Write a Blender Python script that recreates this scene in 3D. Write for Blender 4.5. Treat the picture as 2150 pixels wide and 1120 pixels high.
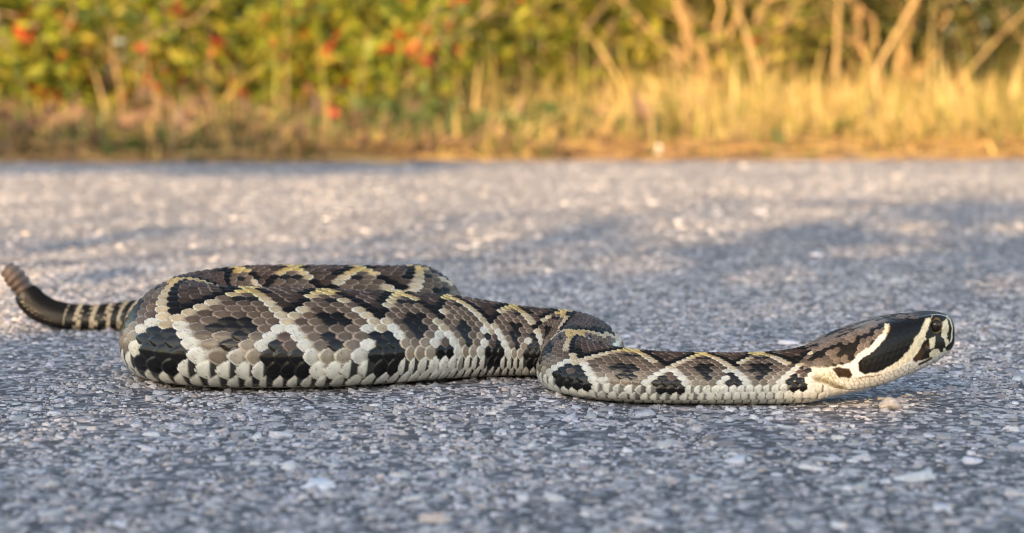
import bpy, math, random
import numpy as np
from mathutils import Vector

for o in list(bpy.data.objects):
    bpy.data.objects.remove(o)
sc = bpy.context.scene
COL = sc.collection
R = math.radians

# ------------------------------------------------------------------ camera
CAM_H = 0.118
cam = bpy.data.cameras.new('camera')
cam.lens = 70.0
cam.sensor_width = 36.0
cam.shift_y = -360.0 / 2150.0
cam.clip_start = 0.02
cam.clip_end = 3000.0
cam.dof.use_dof = True
cam.dof.focus_distance = 0.782
cam.dof.aperture_fstop = 11.5
cam.dof.aperture_blades = 7
camo = bpy.data.objects.new('camera', cam)
camo.location = (0, 0, CAM_H)
camo.rotation_euler = (R(90), 0, 0)
COL.objects.link(camo)
sc.camera = camo

# ------------------------------------------------------------------ sky and sun
SUN_EL, SUN_AZ = R(20.0), R(20.0)          # the sun stands low behind the camera and to its left
world = bpy.data.worlds.new('World')
sc.world = world
world.use_nodes = True
wn = world.node_tree
wn.nodes.clear()
wo = wn.nodes.new('ShaderNodeOutputWorld')
wb = wn.nodes.new('ShaderNodeBackground')
sky = wn.nodes.new('ShaderNodeTexSky')
sky.sky_type = 'NISHITA'
sky.sun_disc = False
sky.sun_elevation = SUN_EL
sky.sun_rotation = R(180) + SUN_AZ
sky.air_density = 1.0
sky.dust_density = 2.0
wb.inputs['Strength'].default_value = 0.15
wn.links.new(sky.outputs[0], wb.inputs['Color'])
wn.links.new(wb.outputs[0], wo.inputs['Surface'])

sun = bpy.data.lights.new('sun', 'SUN')
sun.energy = 5.0
sun.angle = R(0.55)
sun.color = (1.0, 0.69, 0.39)
suno = bpy.data.objects.new('sun', sun)
sd = Vector((math.sin(SUN_AZ) * math.cos(SUN_EL), math.cos(SUN_AZ) * math.cos(SUN_EL), -math.sin(SUN_EL)))
suno.rotation_euler = sd.to_track_quat('-Z', 'Y').to_euler()
suno.location = (-4, -10, 6)
COL.objects.link(suno)

sc.view_settings.view_transform = 'Standard'
sc.view_settings.look = 'None'
sc.view_settings.exposure = 1.72
sc.view_settings.gamma = 1.0
sc.view_settings.use_curve_mapping = False
sc.view_settings.use_white_balance = True      # balanced for open shade
sc.view_settings.white_balance_temperature = 7300
sc.view_settings.white_balance_tint = 8
sc.cycles.use_denoising = True
sc.cycles.filter_width = 1.05
sc.cycles.max_bounces = 6
sc.cycles.transparent_max_bounces = 8

# ------------------------------------------------------------------ helpers
rng = np.random.default_rng(11)


def hash01(*k):
    """pseudo random number per integer key, arrays allowed"""
    x = np.zeros_like(np.asarray(k[0], dtype=np.float64))
    for n, a in enumerate(k):
        x = x + np.asarray(a, dtype=np.float64) * (12.9898, 78.233, 37.719, 93.989)[n]
    v = np.sin(x + 1.37) * 43758.5453
    return v - np.floor(v)


def vnoise(x, y, seed=0):
    xi, yi = np.floor(x), np.floor(y)
    fx, fy = x - xi, y - yi
    fx, fy = fx * fx * (3 - 2 * fx), fy * fy * (3 - 2 * fy)
    a, b = hash01(xi, yi, seed), hash01(xi + 1, yi, seed)
    c, d = hash01(xi, yi + 1, seed), hash01(xi + 1, yi + 1, seed)
    return (a * (1 - fx) + b * fx) * (1 - fy) + (c * (1 - fx) + d * fx) * fy


def fbm(x, y, seed=0, oct=3):
    t, w, s = 0, 0, 1.0
    for k in range(oct):
        t = t + s * vnoise(x * 2 ** k, y * 2 ** k, seed + k)
        w += s
        s *= 0.5
    return t / w


def smooth(a, b, x):
    t = np.clip((x - a) / (b - a), 0, 1)
    return t * t * (3 - 2 * t)


def make_mesh(name, verts, quads=None, tris=None, polys=None, col=None, shade=False, gloss=None):
    """verts (n,3); face arrays; col (n,3) linear colour per vertex"""
    me = bpy.data.meshes.new(name)
    verts = np.ascontiguousarray(verts, dtype=np.float32)
    loops, sizes = [], []
    for f in (quads, tris, polys):
        if f is not None and len(f):
            f = np.asarray(f, dtype=np.int32)
            loops.append(f.ravel())
            sizes.append(np.full(len(f), f.shape[1], dtype=np.int32))
    loops = np.concatenate(loops)
    sizes = np.concatenate(sizes)
    starts = np.concatenate(([0], np.cumsum(sizes)[:-1])).astype(np.int32)
    me.vertices.add(len(verts))
    me.vertices.foreach_set('co', verts.ravel())
    me.loops.add(len(loops))
    me.loops.foreach_set('vertex_index', loops)
    me.polygons.add(len(sizes))
    me.polygons.foreach_set('loop_start', starts)
    me.polygons.foreach_set('use_smooth', np.full(len(sizes), shade, dtype=bool))
    me.update(calc_edges=True)
    if col is not None:
        at = me.color_attributes.new('tone', 'FLOAT_COLOR', 'POINT')
        c4 = np.ones((len(verts), 4), dtype=np.float32)
        c4[:, :3] = col
        if gloss is not None:
            c4[:, 3] = gloss
        at.data.foreach_set('color', c4.ravel())
    me.validate()
    return me


def obj(name, me, mat=None, parent=None, loc=(0, 0, 0), rot=(0, 0, 0)):
    o = bpy.data.objects.new(name, me)
    COL.objects.link(o)
    if mat is not None and me is not None and not me.materials:
        me.materials.append(mat)
    o.location = loc
    o.rotation_euler = rot
    if parent is not None:
        o.parent = parent
    return o


def tag(o, label=None, cat=None, group=None, kind=None):
    if label:
        o['label'] = label
    if cat:
        o['category'] = cat
    if group:
        o['group'] = group
    if kind:
        o['kind'] = kind
    return o


def new_mat(name):
    m = bpy.data.materials.new(name)
    m.use_nodes = True
    nt = m.node_tree
    return m, nt, nt.nodes['Principled BSDF']


def tone_mat(name, rough=0.6, spec=0.5, translucent=0.0, noise=0.0, noise_scale=400, bump=0.0, coat=0.0, gloss=False):
    m, nt, b = new_mat(name)
    a = nt.nodes.new('ShaderNodeAttribute')
    a.attribute_name = 'tone'
    src = a.outputs['Color']
    b.inputs['Roughness'].default_value = rough
    b.inputs['Specular IOR Level'].default_value = spec
    if coat:
        b.inputs['Coat Weight'].default_value = coat
        b.inputs['Coat Roughness'].default_value = 0.2
    if noise or bump:
        tc = nt.nodes.new('ShaderNodeTexCoord')
        n = nt.nodes.new('ShaderNodeTexNoise')
        n.inputs['Scale'].default_value = noise_scale
        n.inputs['Detail'].default_value = 5
        nt.links.new(tc.outputs['Object'], n.inputs['Vector'])
        if noise:
            mr = nt.nodes.new('ShaderNodeMapRange')
            mr.inputs[1].default_value = 0.25
            mr.inputs[2].default_value = 0.75
            mr.inputs[3].default_value = 1 - noise
            mr.inputs[4].default_value = 1 + noise
            nt.links.new(n.outputs[0], mr.inputs[0])
            mx = nt.nodes.new('ShaderNodeMix')
            mx.data_type = 'RGBA'
            mx.blend_type = 'MULTIPLY'
            mx.inputs[0].default_value = 1
            nt.links.new(src, mx.inputs[6])
            nt.links.new(mr.outputs[0], mx.inputs[7])
            src = mx.outputs[2]
        if bump:
            bp = nt.nodes.new('ShaderNodeBump')
            bp.inputs['Strength'].default_value = bump
            bp.inputs['Distance'].default_value = 0.001
            nt.links.new(n.outputs[0], bp.inputs['Height'])
            nt.links.new(bp.outputs[0], b.inputs['Normal'])
    nt.links.new(src, b.inputs['Base Color'])
    if gloss:
        for sock, lo_, hi_ in (('Roughness', 0.60, 0.17), ('Specular IOR Level', 0.07, 0.36)):
            mg = nt.nodes.new('ShaderNodeMapRange')
            mg.inputs[3].default_value = lo_
            mg.inputs[4].default_value = hi_
            nt.links.new(a.outputs['Alpha'], mg.inputs[0])
            nt.links.new(mg.outputs[0], b.inputs[sock])
    if translucent:
        tr = nt.nodes.new('ShaderNodeBsdfTranslucent')
        ms = nt.nodes.new('ShaderNodeMixShader')
        ms.inputs[0].default_value = translucent
        nt.links.new(src, tr.inputs['Color'])
        out = nt.nodes['Material Output']
        nt.links.new(b.outputs[0], ms.inputs[1])
        nt.links.new(tr.outputs[0], ms.inputs[2])
        nt.links.new(ms.outputs[0], out.inputs['Surface'])
    return m


def road_edge(x):
    return 3.62 + 0.13 * np.tanh(x * 1.3) + 0.10 * (fbm(x * 2.3 + 40, x * 0 + 3.3, 5) - 0.5) + 0.05 * (vnoise(x * 9, x * 0, 8) - 0.5)


# ------------------------------------------------------------------ ground and road
def ground_height(x, y):
    d = y - road_edge(x)
    d2 = -2.3 - y
    dd = np.maximum(d, d2)
    base = np.where(dd < 0, -0.03, -0.004)
    up = smooth(0.0, 0.10, dd) * 0.014 + smooth(0.05, 2.2, dd) * 0.05
    n = (fbm(x * 7, y * 7, 21) - 0.5) * 0.03 * smooth(0.02, 0.3, dd)
    far = smooth(6, 60, dd) * (fbm(x * 0.05, y * 0.05, 3) - 0.4) * 1.5
    return np.where(dd < 0, -0.03, base + up + n + far)


def axis(fine0, fine1, step, far):
    a = list(np.arange(fine0, fine1, step))
    s, v = step, fine1
    while v < far:
        a.append(v)
        s *= 1.35
        v += s
    a.append(far)
    s, v, lo = step, fine0, []
    while v > -far:
        s *= 1.35
        v -= s
        lo.append(max(v, -far))
    return np.array(sorted(set(lo)) + a)


gx = axis(-3.0, 3.0, 0.05, 900.0)
gy = axis(3.2, 6.0, 0.05, 900.0)
GX, GY = np.meshgrid(gx, gy)
GZ = ground_height(GX, GY)
nx, ny = len(gx), len(gy)
idx = np.arange(nx * ny).reshape(ny, nx)
gq = np.stack([idx[:-1, :-1], idx[:-1, 1:], idx[1:, 1:], idx[1:, :-1]], -1).reshape(-1, 4)
m_ground, nt, b = new_mat('sandy_soil')
tc = nt.nodes.new('ShaderNodeTexCoord')
n1 = nt.nodes.new('ShaderNodeTexNoise')
n1.inputs['Scale'].default_value = 9
n1.inputs['Detail'].default_value = 8
cr = nt.nodes.new('ShaderNodeValToRGB')
cr.color_ramp.elements[0].position = 0.3
cr.color_ramp.elements[0].color = (0.085, 0.055, 0.032, 1)
cr.color_ramp.elements[1].position = 0.7
cr.color_ramp.elements[1].color = (0.22, 0.150, 0.085, 1)
nt.links.new(tc.outputs['Object'], n1.inputs['Vector'])
nt.links.new(n1.outputs[0], cr.inputs[0])
nt.links.new(cr.outputs[0], b.inputs['Base Color'])
b.inputs['Roughness'].default_value = 0.95
bp = nt.nodes.new('ShaderNodeBump')
bp.inputs['Strength'].default_value = 0.6
bp.inputs['Distance'].default_value = 0.02
nt.links.new(n1.outputs[0], bp.inputs['Height'])
nt.links.new(bp.outputs[0], b.inputs['Normal'])
ground = obj('ground', make_mesh('ground', np.stack([GX, GY, GZ], -1).reshape(-1, 3), quads=gq, shade=True), m_ground)
tag(ground, 'sandy soil of the road verge with dry litter', 'ground', kind='structure')

# road: weathered asphalt sheet, the chippings are geometry further below
m_road, nt, b = new_mat('weathered_asphalt')
tc = nt.nodes.new('ShaderNodeTexCoord')


def vor(scale, feature='F1', rand=1.0):
    v = nt.nodes.new('ShaderNodeTexVoronoi')
    v.feature = feature
    v.inputs['Scale'].default_value = scale
    v.inputs['Randomness'].default_value = rand
    nt.links.new(tc.outputs['Object'], v.inputs['Vector'])
    return v


def math_n(op, a, bb=None, v2=None):
    n = nt.nodes.new('ShaderNodeMath')
    n.operation = op
    nt.links.new(a, n.inputs[0])
    if bb is not None:
        nt.links.new(bb, n.inputs[1])
    if v2 is not None:
        n.inputs[1].default_value = v2
    return n.outputs[0]


va, vb = vor(330), vor(120)
sepa = nt.nodes.new('ShaderNodeSeparateColor')
nt.links.new(va.outputs['Color'], sepa.inputs[0])
sepb = nt.nodes.new('ShaderNodeSeparateColor')
nt.links.new(vb.outputs['Color'], sepb.inputs[0])
cra = nt.nodes.new('ShaderNodeValToRGB')
els = cra.color_ramp.elements
els[0].position, els[0].color = 0.0, (0.045, 0.045, 0.050, 1)
els[1].position, els[1].color = 1.0, (0.40, 0.39, 0.405, 1)
e = els.new(0.4)
e.color = (0.075, 0.075, 0.084, 1)
e = els.new(0.75)
e.color = (0.19, 0.187, 0.20, 1)
nt.links.new(sepa.outputs[0], cra.inputs[0])
crb = nt.nodes.new('ShaderNodeValToRGB')
els = crb.color_ramp.elements
els[0].position, els[0].color = 0.62, (0, 0, 0, 1)
els[1].position, els[1].color = 0.66, (1, 1, 1, 1)
nt.links.new(sepb.outputs[0], crb.inputs[0])
crd = nt.nodes.new('ShaderNodeValToRGB')
els = crd.color_ramp.elements
els[0].position, els[0].color = 0.34, (1, 1, 1, 1)
els[1].position, els[1].color = 0.42, (0, 0, 0, 1)
dsc = math_n('MULTIPLY', vb.outputs['Distance'], v2=1.0)
nt.links.new(dsc, crd.inputs[0])
stone_f = math_n('MULTIPLY', crb.outputs[0], crd.outputs[0])
crc = nt.nodes.new('ShaderNodeValToRGB')
els = crc.color_ramp.elements
els[0].position, els[0].color = 0.0, (0.27, 0.262, 0.275, 1)
els[1].position, els[1].color = 1.0, (0.47, 0.455, 0.45, 1)
nt.links.new(sepb.outputs[1], crc.inputs[0])
mx = nt.nodes.new('ShaderNodeMix')
mx.data_type = 'RGBA'
nt.links.new(stone_f, mx.inputs[0])
nt.links.new(cra.outputs[0], mx.inputs[6])
nt.links.new(crc.outputs[0], mx.inputs[7])
nl = nt.nodes.new('ShaderNodeTexNoise')
nl.inputs['Scale'].default_value = 6
nl.inputs['Detail'].default_value = 6
nt.links.new(tc.outputs['Object'], nl.inputs['Vector'])
mrl = nt.nodes.new('ShaderNodeMapRange')
mrl.inputs[1].default_value, mrl.inputs[2].default_value = 0.3, 0.7
mrl.inputs[3].default_value, mrl.inputs[4].default_value = 0.82, 1.2
nt.links.new(nl.outputs[0], mrl.inputs[0])
mm = nt.nodes.new('ShaderNodeMix')
mm.data_type = 'RGBA'
mm.blend_type = 'MULTIPLY'
mm.inputs[0].default_value = 1
nt.links.new(mx.outputs[2], mm.inputs[6])
nt.links.new(mrl.outputs[0], mm.inputs[7])
nt.links.new(mm.outputs[2], b.inputs['Base Color'])
b.inputs['Roughness'].default_value = 0.85
b.inputs['Specular IOR Level'].default_value = 0.3
hgt = math_n('ADD', math_n('MULTIPLY', sepa.outputs[0], v2=0.5), math_n('MULTIPLY', stone_f, v2=1.0))
bp = nt.nodes.new('ShaderNodeBump')
bp.inputs['Strength'].default_value = 0.8
bp.inputs['Distance'].default_value = 0.0012
nt.links.new(hgt, bp.inputs['Height'])
nt.links.new(bp.outputs[0], b.inputs['Normal'])

rx = axis(-2.5, 2.5, 0.025, 60.0)
tt = np.concatenate([np.linspace(0, 0.55, 6)[:-1], np.linspace(0.55, 1, 60)])
RX, TT = np.meshgrid(rx, tt)
RY = -2.3 + (road_edge(RX) + 2.3) * TT
RZ = -0.02 * smooth(0.985, 1.0, TT) + 0.0012 * (fbm(RX * 14, RY * 14, 70) - 0.5)
nx, ny = len(rx), len(tt)
idx = np.arange(nx * ny).reshape(ny, nx)
rq = np.stack([idx[:-1, :-1], idx[:-1, 1:], idx[1:, 1:], idx[1:, :-1]], -1).reshape(-1, 4)
road = obj('road', make_mesh('road', np.stack([RX, RY, RZ], -1).reshape(-1, 3), quads=rq, shade=True), m_road)
tag(road, 'weathered grey asphalt road with pale stone chippings', 'road', kind='structure')

m_chip = tone_mat('chipping_stone', rough=0.75, spec=0.35, noise=0.25, noise_scale=900, bump=0.5)


def chip_tones(n, g):
    base = np.clip(g.normal(0.34, 0.11, n), 0.09, 0.62)[:, None]
    tint = np.stack([1.01 + 0.03 * g.normal(0, 1, n), 0.985 + 0.012 * g.normal(0, 1, n), 1.04 + 0.03 * g.normal(0, 1, n)], -1)
    warm = g.random(n) < 0.05
    tint[warm] *= np.array([1.12, 0.98, 0.84])
    return base * tint


def chips_mesh(name, x, y, r, h, tones, g, k=5, z0=0.0):
    n = len(x)
    ang = (np.arange(k) / k * 2 * np.pi)[None, :] + g.random((n, 1)) * 6.28 + g.normal(0, 0.2, (n, k))
    rad = r[:, None] * (1 + g.normal(0, 0.2, (n, k)))
    asp = g.uniform(0.6, 1.0, n)[:, None]
    rot = g.random((n, 1)) * 3.14
    px, py = rad * np.cos(ang), rad * np.sin(ang) * asp
    cx, cy = px * np.cos(rot) - py * np.sin(rot), px * np.sin(rot) + py * np.cos(rot)
    tilt = g.normal(0, 0.18, (n, 2))
    top = g.uniform(0.62, 0.85, (n, 1))
    v = np.zeros((n, 2 * k, 3))
    v[:, :k, 0], v[:, :k, 1], v[:, :k, 2] = x[:, None] + cx, y[:, None] + cy, z0 - 0.0007
    tx, ty = cx * top, cy * top
    v[:, k:, 0], v[:, k:, 1] = x[:, None] + tx, y[:, None] + ty
    zz = h[:, None] * (1 + g.normal(0, 0.12, (n, k))) + tilt[:, :1] * tx + tilt[:, 1:] * ty
    v[:, k:, 2] = z0 + np.maximum(zz, 0.0001)
    off = (np.arange(n) * 2 * k)[:, None, None]
    i = np.arange(k)
    q = np.stack([i, (i + 1) % k, (i + 1) % k + k, i + k], -1)[None] + off
    p = (np.arange(k) + k)[None, None, :] + off
    c = np.repeat(tones, 2 * k, axis=0)
    return make_mesh(name, v.reshape(-1, 3), quads=q.reshape(-1, 4), polys=p.reshape(-1, k), col=c, shade=True)


# ------------------------------------------------------------------ the rattlesnake
K = 0.759 / 4180.0                       # metres per unit of the head drawing
def hX(px): return (px - 1075.0) * K
def hZ(py): return CAM_H - (py - 200.0) * K


HEAD = [  # station, crown, chin, half width
    (2014.0, 706, 708, 0.0003), (2013.3, 694, 720, 0.0032), (2012, 685, 729, 0.0046), (2009, 676, 739, 0.0060),
    (2003, 669, 748, 0.0071), (1990, 665, 757, 0.0082), (1971, 663.5, 768, 0.0093), (1950, 664, 778, 0.0104),
    (1920, 666, 790, 0.0121), (1890, 669, 800, 0.0138), (1850, 676, 813, 0.0155), (1810, 687, 822, 0.0165),
    (1770, 700, 830, 0.0161), (1730, 716, 838, 0.0143), (1695, 731, 846, 0.0124)]
CTRL = []
for px, yt, yb, hw in HEAD:
    a = (px - 1690) / 324.0
    CTRL.append((hX(px), 0.7635 + 0.0095 * max(a, 0) ** 1.2, hZ(yt) - 0.0002, max(hZ(yb), 0.0004), hw))
for x, y, ht, hw in [
    (0.1035, 0.7628, 0.0196, 0.0117), (0.0900, 0.7628, 0.0188, 0.0118), (0.0720, 0.7635, 0.0187, 0.0122),
    (0.0560, 0.7652, 0.0190, 0.0127), (0.0440, 0.7690, 0.0196, 0.0132), (0.0340, 0.7760, 0.0206, 0.0138),
    (0.0272, 0.7860, 0.0217, 0.0143), (0.0252, 0.7980, 0.0232, 0.0149), (0.0292, 0.8110, 0.0250, 0.0158),
    (0.0300, 0.8240, 0.0264, 0.0166), (0.0220, 0.8365, 0.0270, 0.0172), (0.0060, 0.8405, 0.0280, 0.0178),
    (-0.0090, 0.8395, 0.0304, 0.0193), (-0.0260, 0.8340, 0.0335, 0.0213), (-0.0480, 0.8230, 0.0362, 0.0236),
    (-0.0720, 0.8120, 0.0380, 0.0252), (-0.0980, 0.8085, 0.0390, 0.0258), (-0.1160, 0.8100, 0.0395, 0.0258),
    (-0.1310, 0.8195, 0.0402, 0.0258), (-0.1378, 0.8370, 0.0410, 0.0258), (-0.1310, 0.8550, 0.0420, 0.0258),
    (-0.1140, 0.8650, 0.0430, 0.0258), (-0.0920, 0.8665, 0.0432, 0.0257), (-0.0680, 0.8680, 0.0428, 0.0250),
    (-0.0500, 0.8760, 0.0422, 0.0238), (-0.0415, 0.8920, 0.0412, 0.0224), (-0.0490, 0.9090, 0.0395, 0.0212),
    (-0.0740, 0.9180, 0.0370, 0.0200), (-0.1000, 0.9250, 0.0325, 0.0180), (-0.1300, 0.9400, 0.0260, 0.0148),
    (-0.1560, 0.9620, 0.0185, 0.0105), (-0.1760, 0.9860, 0.0165, 0.0088), (-0.1930, 0.9980, 0.0142, 0.0075),
    (-0.2100, 1.0010, 0.0122, 0.0064)]:
    CTRL.append((x, y, ht, 0.0003, hw))
for x, y, zc, th, hw in [(-0.2225, 1.0025, 0.0064, 0.0124, 0.0064), (-0.2320, 1.0030, 0.0082, 0.0130, 0.0067),
                         (-0.2392, 1.0035, 0.0118, 0.0132, 0.0067), (-0.2438, 1.0040, 0.0165, 0.0124, 0.0062),
                         (-0.2455, 1.0042, 0.0190, 0.0106, 0.0053)]:
    CTRL.append((x, y, zc + th / 2, zc - th / 2, hw))
CTRL = np.array(CTRL)


def catmull(P, sub):
    n = len(P)
    Q = np.vstack([2 * P[0] - P[1], P, 2 * P[-1] - P[-2]])
    out = []
    for i in range(n - 1):
        p0, p1, p2, p3 = Q[i], Q[i + 1], Q[i + 2], Q[i + 3]
        def seg(a, b):
            return max(np.linalg.norm((a - b)[:2]) ** 0.5, 1e-4)
        t0 = 0
        t1 = t0 + seg(p0, p1)
        t2 = t1 + seg(p1, p2)
        t3 = t2 + seg(p2, p3)
        t = np.linspace(t1, t2, sub, endpoint=False)[:, None]
        A1 = (t1 - t) / (t1 - t0) * p0 + (t - t0) / (t1 - t0) * p1
        A2 = (t2 - t) / (t2 - t1) * p1 + (t - t1) / (t2 - t1) * p2
        A3 = (t3 - t) / (t3 - t2) * p2 + (t - t2) / (t3 - t2) * p3
        B1 = (t2 - t) / (t2 - t0) * A1 + (t - t0) / (t2 - t0) * A2
        B2 = (t3 - t) / (t3 - t1) * A2 + (t - t1) / (t3 - t1) * A3
        out.append((t2 - t) / (t2 - t1) * B1 + (t - t1) / (t2 - t1) * B2)
    out.append(P[-1][None])
    return np.vstack(out)


C = catmull(CTRL, 48)
zc = (C[:, 2] + C[:, 3]) / 2
dx, dy, dz = np.diff(C[:, 0]), np.diff(C[:, 1]), np.diff(zc)
tailw = smooth(-0.200, -0.225, C[:-1, 0]) * (C[:-1, 1] > 0.98)
S = np.concatenate(([0], np.cumsum(np.sqrt(dx * dx + dy * dy + dz * dz * tailw))))
S_TOT = S[-1]
XY = C[:, :2]


def s_at(x, y, s0=0, s1=9):
    d = (XY[:, 0] - x) ** 2 + (XY[:, 1] - y) ** 2
    d = np.where((S >= s0) & (S <= s1), d, 9)
    return S[int(np.argmin(d))]


S_HEAD = s_at(hX(1692), 0.7635)
S_BACK = s_at(-0.131, 0.855)
S_HIDE = s_at(-0.049, 0.909)
S_TAIL = s_at(-0.176, 0.986)
steps = []
s = 0.0
while s < S_TOT:
    steps.append(s)
    if s < 0.002: s += 0.00012
    elif s < S_HEAD: s += 0.00026
    elif s < S_BACK: s += 0.00040
    elif s < S_HIDE: s += 0.00050
    elif s < S_TAIL: s += 0.00110
    else: s += 0.00045
steps.append(S_TOT)
sv = np.array(steps)
PX, PY, PT, PB, PW = [np.interp(sv, S, C[:, i]) for i in range(5)]
PZ = (PT + PB) / 2
tailr = smooth(-0.200, -0.225, PX) * (PY > 0.98)
tx, ty, tz = np.gradient(PX, sv), np.gradient(PY, sv), np.gradient(PZ, sv) * tailr
ker = np.exp(-0.5 * (np.arange(-12, 13) / 5.0) ** 2)
ker /= ker.sum()
def sm(a): return np.convolve(np.pad(a, 12, mode='edge'), ker, mode='valid')
tx, ty, tz = sm(tx), sm(ty), sm(tz)
tx[sv < 0.004], ty[sv < 0.004] = -1.0, -0.15
L_ = np.sqrt(tx * tx + ty * ty + tz * tz)
T = np.stack([tx / L_, ty / L_, tz / L_], -1)
N = np.stack([T[:, 1], -T[:, 0], 0 * tx], -1)             # the snake's side
N /= np.linalg.norm(N, axis=1)[:, None]
U = np.cross(N, T)
U[U[:, 2] < 0] *= -1

ND, NV = 122, 16
nr = len(sv)
head_f = 1 - smooth(S_HEAD - 0.010, S_HEAD + 0.004, sv)      # 1 on the head
front_f = 1 - smooth(0.018, 0.040, sv)                       # 1 on the snout
GD = 0.755 - 0.085 * smooth(S_HEAD + 0.15, S_HEAD + 0.02, sv) + 0.16 * head_f
ROWS = 14.5
rw = np.concatenate([np.linspace(0.86, 1.10, 44), np.linspace(1.12, 2.7, 16)])
cum = np.concatenate(([0], np.cumsum(rw)))
cum /= cum[-1]
ph = np.linspace(0, np.pi, 260)
snp, csp = np.abs(np.sin(ph)), np.cos(ph)
half = np.zeros((nr, ND + NV, 2))
RowC = np.zeros((nr, ND + NV))
fr_d = np.linspace(0, 1, ND)
for i in range(nr):
    ht = PT[i] - PB[i]
    e = 0.37 + 0.06 * head_f[i]
    zm = PB[i] + e * ht - PZ[i]
    n1 = 1.68 + 1.2 * head_f[i] + 0.75 * front_f[i]
    n2 = 2.7 - 0.3 * head_f[i]
    upm = ph <= np.pi / 2
    ex = np.where(upm, 2 / n1, 2 / n2)
    X = PW[i] * snp ** ex
    Z = np.where(upm, zm + ht * (1 - e) * np.abs(csp) ** ex, zm - ht * e * np.abs(csp) ** ex)
    ar = np.concatenate(([0], np.cumsum(np.hypot(np.diff(X), np.diff(Z)))))
    ar /= ar[-1]
    tgt = np.concatenate([fr_d * GD[i], GD[i] + (1 - GD[i]) * (np.arange(1, NV + 1) / NV)])
    half[i, :, 0] = np.interp(tgt, ar, X)
    half[i, :, 1] = np.interp(tgt, ar, Z)
    RowC[i] = np.concatenate([np.interp(fr_d, cum, np.linspace(0, ROWS, 61)), ROWS + np.arange(1, NV + 1) / NV * 4])
# full ring: side +1 goes 0..end, side -1 comes back (shared crown and belly lines)
nh = ND + NV
ring_x = np.concatenate([half[:, :, 0], -half[:, -2:0:-1, 0]], axis=1)
ring_z = np.concatenate([half[:, :, 1], half[:, -2:0:-1, 1]], axis=1)
ring_r = np.concatenate([RowC, -RowC[:, -2:0:-1]], axis=1)
nc = ring_x.shape[1]
P = np.stack([PX, PY, PZ], -1)[:, None, :] + ring_x[..., None] * N[:, None, :] + ring_z[..., None] * U[:, None, :]
du = np.roll(P, -1, axis=1) - np.roll(P, 1, axis=1)
ds = np.gradient(P, axis=0)
NRM = np.cross(ds, du)
NRM /= np.maximum(np.linalg.norm(NRM, axis=2), 1e-12)[..., None]
cen = np.stack([PX, PY, PZ], -1)[:, None, :]
flip = np.sum(NRM * (P - cen), axis=2) < 0
NRM[flip] *= -1

# --- scales: staggered rows of overlapping leaf shapes, tips towards the tail
Ls = 0.0048 * (PW / 0.0258) ** 0.55
Ls = np.where(head_f > 0, Ls * (1 - head_f) + 0.0024 * head_f, Ls)
cs = np.concatenate(([0], np.cumsum(np.diff(sv) / ((Ls[1:] + Ls[:-1]) / 2))))
rr = ring_r
cc = cs[:, None] - 0.075 * np.clip(np.abs(rr) - 4, 0, 14) + 0 * rr
best = np.full(rr.shape, -1.0)
bi = np.zeros(rr.shape)
bj = np.zeros(rr.shape)
brho = np.zeros(rr.shape)
ba = np.zeros(rr.shape)
bb_ = np.zeros(rr.shape)
for dj in (-1, 0, 1):
    j = np.round(rr) + dj
    j = np.clip(j, -14, 14)
    o = 0.5 * (np.abs(j) % 2)
    for di in (-1, 0, 1):
        i = np.round(cc - o) + di
        a = cc - o - i
        bq = rr - j
        lat = np.where(np.abs(j) >= 14, 0.80, 0.74)
        taper = lat * (1 - 0.28 * np.clip(a / 0.7, -1, 1))
        rho = np.sqrt((a / 0.70) ** 2 + (bq / taper) ** 2)
        inside = rho < 1
        ramp = (a + 0.70) / 1.40
        h = 0.15 + ramp * 0.85
        h = h * np.clip((1 - rho) / 0.10, 0, 1) ** 0.6 if False else h - 0.30 * np.clip((rho - 0.72) / 0.28, 0, 1) ** 2
        h = h - 0.16 * (bq / 0.74) ** 2
        keel = np.exp(-(bq / 0.10) ** 2) * (1 - smooth(8, 12.5, np.abs(j)))
        h = h + 0.15 * keel * smooth(-0.6, 0.2, a)
        h = np.where(inside, h, -1)
        up = h > best
        best = np.where(up, h, best)
        bi = np.where(up, i + o, bi)
        bj = np.where(up, j, bj)
        brho = np.where(up, rho, brho)
        ba = np.where(up, a, ba)
        bb_ = np.where(up, bq, bb_)
best = np.maximum(best, 0)
# belly scutes
ven = np.abs(rr) > ROWS - 0.15
fv = (cc + 0.5) - np.floor(cc + 0.5)
hv = 0.35 + 0.55 * fv - 0.5 * smooth(0.86, 1.0, fv)
best = np.where(ven, hv, best)
cen_c = np.where(ven, np.floor(cc + 0.5), bi)
cen_j = np.where(ven, np.sign(rr) * 15, bj)
cen_s = np.interp(cen_c + 0.075 * np.clip(np.abs(cen_j) - 4, 0, 14), cs, sv)

# --- colour pattern: chain of dark diamonds with pale borders
NODES = [(0.1235, 0.7635), (0.0945, 0.7630), (0.0745, 0.7635), (0.0485, 0.7670), (0.0262, 0.7935), (0.0200, 0.8340),
         (0.0025, 0.8405), (-0.0265, 0.8335), (-0.0465, 0.8235), (-0.0750, 0.8110), (-0.1060, 0.8090), (-0.1365, 0.8300),
         (-0.1200, 0.8630), (-0.0960, 0.8665), (-0.0680, 0.8680), (-0.0450, 0.8820)]
ns = []
prev = 0
for x, y in NODES:
    v = s_at(x, y, prev, prev + 0.09 if prev else 0.2)
    ns.append(v)
    prev = v + 0.008
while ns[-1] < S_TOT:
    ns.append(ns[-1] + 0.024)
ns = np.array(ns)
pv = np.interp(cen_s, ns, np.arange(len(ns)), left=-1)
aj = np.abs(cen_j)
f = pv - np.floor(pv)
kid = np.floor(pv)
r1 = hash01(bi * 2, bj, 3)
r2 = hash01(bi * 2, bj, 9)
jit = (r1 - 0.5)
T_ = 1 - np.abs(2 * f - 1)
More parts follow.
